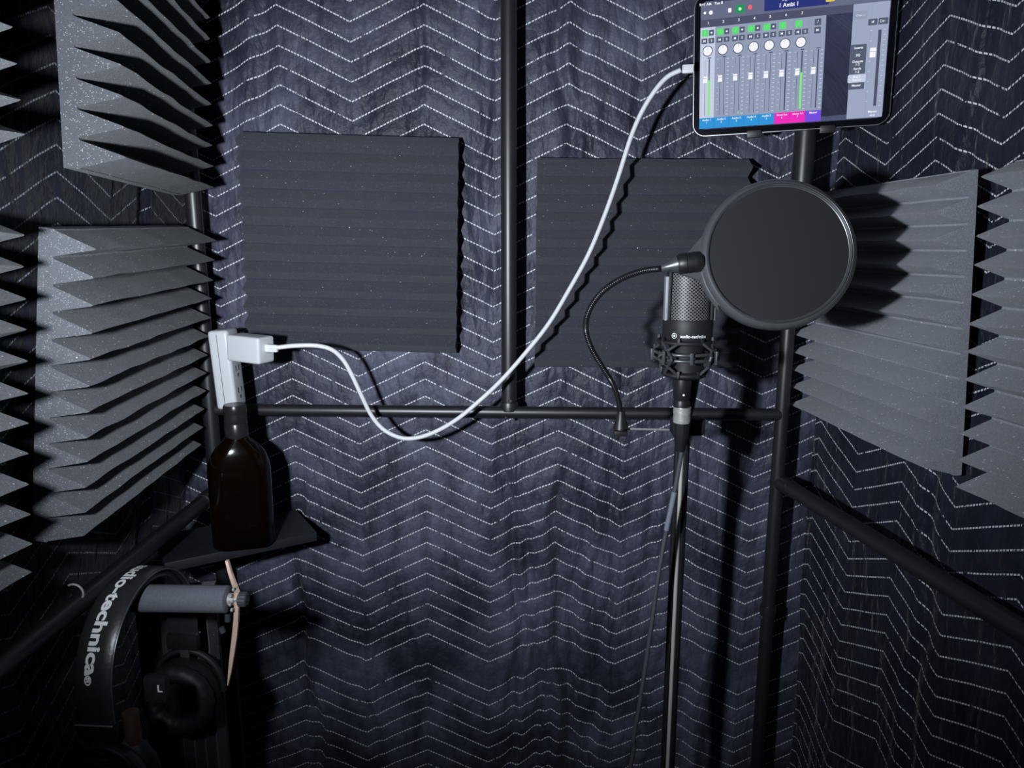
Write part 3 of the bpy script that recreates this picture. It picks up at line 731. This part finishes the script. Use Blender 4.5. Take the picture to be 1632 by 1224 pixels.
bm = bmesh.new(); bx(bm, (a+b)/2, ((b-a).length, .006, .0100), .0018, Euler((0,0,math.atan2((b-a).y,(b-a).x)))); obj('plug', bm, M_cable, cab)

# ------------------------------------------------------------------ shelf and bottle
zs = Y(385, 872, .915).z
A, B, C = ZP(262, 898, zs), ZP(505, 848, zs), ZP(462, 812, zs)
ax = (B-A).normalized(); ay = Vector((-ax.y, ax.x, 0)); wA = (B-A).length; dA = .105
ctr = (A+B)/2
sh = thing('corner_shelf', 'small black shelf board fixed across the left corner under the bottle', 'shelf', (ctr.x, ctr.y, zs), (0,0,math.atan2(ax.y, ax.x)))
bm = bmesh.new(); bx(bm, (0, dA/2, -.0065), (wA, dA, .013), .0012); obj('board', bm, M_shelf, sh)
bm = bmesh.new(); bx(bm, (-wA*.22, dA*.55, -.022), (.02, .05, .02), .002); obj('bracket', bm, M_black, sh)
bb = Y(390, 866, .925)
bt = thing('liquor_bottle', 'dark amber glass bottle with a black screw cap on the corner shelf', 'bottle', (bb.x, .925, zs+.0005), (0,0,R(20)))
def bz(py): return Y(385, py, .925).z-zs
def rr_ring(bm, w, d, r, z, n=6):
    return [bm.verts.new((x, y, z)) for x, y in rbox_outline(w, d, r, n)]
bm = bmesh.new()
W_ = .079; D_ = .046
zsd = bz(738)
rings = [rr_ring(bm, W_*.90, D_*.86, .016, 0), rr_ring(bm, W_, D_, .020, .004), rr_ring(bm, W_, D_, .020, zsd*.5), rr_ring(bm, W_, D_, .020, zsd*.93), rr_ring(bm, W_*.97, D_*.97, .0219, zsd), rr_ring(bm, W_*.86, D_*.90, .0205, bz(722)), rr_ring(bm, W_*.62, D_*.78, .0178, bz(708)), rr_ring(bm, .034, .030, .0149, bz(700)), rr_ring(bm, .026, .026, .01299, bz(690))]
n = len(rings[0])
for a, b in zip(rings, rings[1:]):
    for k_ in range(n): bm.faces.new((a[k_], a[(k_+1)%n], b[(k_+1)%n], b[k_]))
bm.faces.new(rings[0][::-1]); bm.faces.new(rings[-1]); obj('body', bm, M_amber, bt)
bm = bmesh.new(); z0, z1 = bz(699), bz(645); hh = z1-z0
lathe(bm, [(0,z0),(.0142,z0),(.0146,z0+hh*.05),(.0146,z0+hh*.45),(.0138,z0+hh*.48),(.0146,z0+hh*.52),(.0138,z0+hh*.6),(.0146,z0+hh*.66),(.0138,z0+hh*.72),(.0146,z0+hh*.78),(.0146,z0+hh*.93),(.0135,z1),(0,z1)], n=32); obj('cap', bm, M_cap, bt)

# ------------------------------------------------------------------ headphone hanger (foam sleeved arm, knob, strip)
HY = .672
ha, hb = Y(205, 957, HY), Y(365, 955, HY)
hg = thing('headphone_hanger', 'grey foam-sleeved hanger arm with knurled knob and thin metal strip below the shelf', 'hanger', (hb.x, HY, hb.z))
o_ = Vector(hg.location)
hr = 21.5*(hb-Vector((0,0,CZ))).dot(FW)/FL
La = hb.x-ha.x
bm = bmesh.new(); lathe(bm, [(0,0),(hr*.86,0),(hr,.0015),(hr,La-.0015),(hr*.9,La),(0,La)], axis_matrix((0,0,0), (-1,0,.004)), 36); obj('foam_sleeve', bm, M_grayfoam, hg)
bm = bmesh.new(); tube(bm, [(-.002,0,0),(.006,0,0)], .0062, 16); bmesh.ops.recalc_face_normals(bm, faces=bm.faces); obj('collar', bm, M_silver, hg)
bm = bmesh.new()
for i in range(8):
    a = 2*PI*i/8; tube(bm, [Vector((.0045,.0105*math.sin(a),.0105*math.cos(a))), Vector((.0062,.0105*math.sin(a),.0105*math.cos(a)))], .0020, 8)
obj('bolt_ring', bm, M_silver, hg)
bm = bmesh.new(); n = 36; z0, z1 = .0095, .0185
rings = [[bm.verts.new((x, (r_+(.0005 if k_%2 else 0))*math.cos(2*PI*k_/n), (r_+(.0005 if k_%2 else 0))*math.sin(2*PI*k_/n))) for k_ in range(n)] for x, r_ in ((z0,.0052),(z0+.001,.0068),(z1-.001,.0068),(z1,.0055))]
for a, b in zip(rings, rings[1:]):
    for k_ in range(n): bm.faces.new((a[k_], a[(k_+1)%n], b[(k_+1)%n], b[k_]))
bm.faces.new(rings[0][::-1]); bm.faces.new(rings[-1]); bmesh.ops.recalc_face_normals(bm, faces=bm.faces); obj('knob', bm, M_gunmetal, hg)
bm = bmesh.new(); tube(bm, [(.004,0,0),(.012,0,0)], .003, 10); obj('bolt', bm, M_silver, hg)
# thin bent strip seen almost edge-on: upper arm up to the shelf, lower blade down
ctrl = [(362,893,.70,1.0),(367,912,.695,1.2),(374,932,.685,1.4),(378,944,.672,1.5),(378,962,.672,1.6),(377,985,.672,1.7),(375,1010,.672,1.8),(371,1040,.668,1.6),(367,1070,.664,1.1),(364,1091,.660,.25)]
bm = bmesh.new(); prev = None
for px_, py_, y_, wd in ctrl:
    p = Vector(Y(px_, py_, y_))-o_; t_ = .0014*wd
    cur = [bm.verts.new(p+Vector((sx_*t_, sy_*.002, 0))) for sx_, sy_ in ((-1,-1),(1,-1),(1,1),(-1,1))]
    if prev:
        for i in range(4): bm.faces.new((prev[i], prev[(i+1)%4], cur[(i+1)%4], cur[i]))
    else: bm.faces.new(cur)
    prev = cur
bm.faces.new(prev[::-1]); bmesh.ops.recalc_face_normals(bm, faces=bm.faces); obj('strip', bm, M_copper, hg, smooth=True)
bm = bmesh.new(); tube(bm, [Vector(Y(356,1008,.675))-o_, Vector(Y(352,1000,.675))-o_], .003, 10); tube(bm, [Vector(Y(362,960,.68))-o_, Vector(Y(363,990,.68))-o_], .003, 10); obj('side_screw', bm, M_gunmetal, hg)

# ------------------------------------------------------------------ headphones
ap = Y(212, 918, HY)
hx = ap.x+.001
hp_ = thing('headphones', 'black studio headphones hung by the headband over the grey hanger arm', 'headphones', (hx, HY, ap.z), (0,0,R(-3)))
RAD = .082
def arc(s, lift=0):                            # s: metres of arc from the crown towards the viewer
    q = RAD*PI/2*.98; sg = 1 if s >= 0 else -1; s_ = abs(s)
    if s_ <= q:
        a = s_/q*PI/2; return Vector((0, -sg*(RAD*.94+lift)*math.sin(a), (RAD+lift)*math.cos(a)-RAD))
    return Vector((0, -sg*(RAD*.94+lift), -RAD-(s_-q)))
SW = .0175
def band(bm, s0, s1, w, l0, l1, n=48, taper=0):
    prev = None
    prof = [(-1,.25),(-.82,.85),(-.4,1),(0,1.0),(.4,1),(.82,.85),(1,.25),(.85,0),(-.85,0)]
    for i in range(n+1):
        s = s0+(s1-s0)*i/n; ww = w*(1-taper*abs(s)/max(abs(s0),abs(s1)))
        cur = []
        for x, l in prof:
            p = arc(s, l0+(l1-l0)*l); cur.append(bm.verts.new((x*ww, p.y, p.z)))
        if prev:
            for k_ in range(len(prof)): bm.faces.new((prev[k_], prev[(k_+1)%len(prof)], cur[(k_+1)%len(prof)], cur[k_]))
        else: bm.faces.new(cur)
        prev = cur
    bm.faces.new(prev[::-1]); bmesh.ops.recalc_face_normals(bm, faces=bm.faces)
bm = bmesh.new(); band(bm, -.155, .155, SW, 0, .0035, 64); obj('headband', bm, M_soft, hp_)
bm = bmesh.new(); band(bm, -.10, .10, SW*.86, -.0085, .0005, 40); obj('headband_pad', bm, M_soft, hp_)
bm = bmesh.new(); tube(bm, [arc(-.12+.27*i/60, .0008)+Vector((SW*1.0, 0, 0)) for i in range(61)], .0009, 8); obj('edge_highlight', bm, M_gunmetal, hp_)  # added grey tube standing in for the highlight on the band's right edge
me = text_mesh('audio-technica\u00ae', .0165, .00055)
bm = bmesh.new(); xs_ = [v.co.x for v in me.vertices]; xmin = min(xs_); xmax = max(xs_); xR = xmax-.0140
s_end = .121; s_start = -.023
vs = []
for v in me.vertices:
    if v.co.x > xR: v.co.x = xR+.001+(v.co.x-xR)*.5; v.co.y *= .5
    s = s_start+(v.co.x-xmin)/(xmax-xmin)*(s_end-s_start); p = arc(s, .0039)
    vs.append(bm.verts.new((v.co.y-.0058, p.y, p.z)))
for p in me.polygons:
    bm.faces.new([vs[i] for i in p.vertices])
bpy.data.meshes.remove(me)
obj('printed_name', bm, M_text, hp_, smooth=False)
for sg in (1, -1):
    e = arc(.155*sg, 0)
    # slider block, yoke and ear cup on each side
    bm = bmesh.new(); bx(bm, (0, e.y, e.z-.004), (SW*2.05, .010, .018), .003); obj('end_cap', bm, M_black, hp_)
    bm = bmesh.new(); bx(bm, (0, e.y-sg*.0052, e.z+.0045), (SW*2.06, .0008, .0010)); obj('trim_line', bm, M_silver, hp_)
    bm = bmesh.new(); bx(bm, (.0, e.y-sg*.001, e.z-.020), (.010, .004, .024), .001); obj('slider', bm, M_gunmetal, hp_)
    cz_ = e.z-.062
    bm = bmesh.new(); pts = [Vector((.040*math.cos(a), e.y-sg*.004, cz_+.044*math.sin(a))) for a in [R(-5+190*i/30) for i in range(31)]]
    tube(bm, pts, .0035, 10); obj('yoke', bm, M_matte, hp_)
    M_ = axis_matrix((0, e.y+sg*.004, cz_), (0,-sg,0))
    bm = bmesh.new(); lathe(bm, [(0,.015),(.018,.0145),(.026,.013),(.030,.010),(.0365,.008),(.0385,.003),(.0385,-.006),(.036,-.010),(0,-.010)], M_, 48); c_ = obj('ear_cup', bm, M_black, hp_)
    bm = bmesh.new(); torus(bm, .0315, .0095, -.018, 56, 12, M_); 
    for v in bm.verts:
        l = M_.inverted() @ v.co; a = math.atan2(l.y, l.x); v.co += (M_.to_3x3() @ Vector((math.cos(a), math.sin(a), 0)))*.0007*math.sin(a*18)
    obj('ear_pad', bm, M_matte, c_)
    bm = bmesh.new(); torus(bm, .0285, .0010, .0118, 48, 8, M_); obj('trim_ring', bm, M_gunmetal, c_)
e = arc(.155, 0)
# silver hinge clip and the left-side letter on a tab
bm = bmesh.new(); bx(bm, (-.004, e.y-.007, e.z-.030), (.030,.003,.0045), .0012); obj('hinge_clip', bm, M_gunmetal, hp_)
me = text_mesh('L', .010, .0003); bm = bmesh.new()
vs = [bm.verts.new((v.co.x+.050, e.y+.020, v.co.y+e.z+.024)) for v in me.vertices]
for p in me.polygons: bm.faces.new([vs[i] for i in p.vertices])
bpy.data.meshes.remove(me); obj('side_letter', bm, M_text, hp_, smooth=False)
bm = bmesh.new(); bx(bm, (.044, e.y+.026, e.z+.024), (.022,.010,.026), .003); obj('inner_tab', bm, M_matte, hp_)
bm = bmesh.new(); lathe(bm, [(0,-.02),(.0075,-.02),(.0075,.02),(0,.02)], Matrix.Translation((.018, e.y+.022, e.z-.020)), 20); obj('slider_housing', bm, M_bronze, hp_)

# second hanger hook ring on the left side rail, above the headphones
hk = Vector(Y(118, 945, .62))
bm = bmesh.new(); tube(bm, [Vector((.0085*math.cos(a), .0, .0085*math.sin(a))) for a in [R(-30+150*i/20) for i in range(21)]], .0010, 8)
o = obj('hook_ring', bm, M_silver, None, loc=hk); tag(o, 'small bright metal ring on the left side rail beside the headphones', 'ring')

# ------------------------------------------------------------------ light
def lamp(name, loc, energy, size, color, typ='POINT', aim=None, spot=None, blend=1):
    d = bpy.data.lights.new(name, typ); d.energy = energy; d.color = color; d.shadow_soft_size = size
    if typ == 'SPOT': d.spot_size = spot; d.spot_blend = blend
    o = bpy.data.objects.new(name, d); col.objects.link(o); o.location = loc
    if aim: o.rotation_euler = (Vector(aim)-Vector(loc)).to_track_quat('-Z', 'Y').to_euler()
    return o
lamp('booth_light', (-.22, .13, CZ-.02), 33, .017, (.84,.91,1.0), 'SPOT', (-.02, 1.07, CZ+.07), R(115), 1)
w = bpy.data.worlds.new('world'); scn.world = w; w.use_nodes = True
w.node_tree.nodes['Background'].inputs[0].default_value = (.6,.7,1,1); w.node_tree.nodes['Background'].inputs[1].default_value = .012

cam = bpy.data.cameras.new('camera'); cam.sensor_width = 36; cam.lens = FL/1632*36; cam.clip_start = .01
co = bpy.data.objects.new('camera', cam); col.objects.link(co); co.location = (0,0,CZ); co.rotation_euler = (R(90)-TH, 0, PS)
scn.camera = co
scn.view_settings.view_transform = 'Standard'; scn.view_settings.look = 'None'; scn.view_settings.exposure = 0; scn.view_settings.gamma = 1
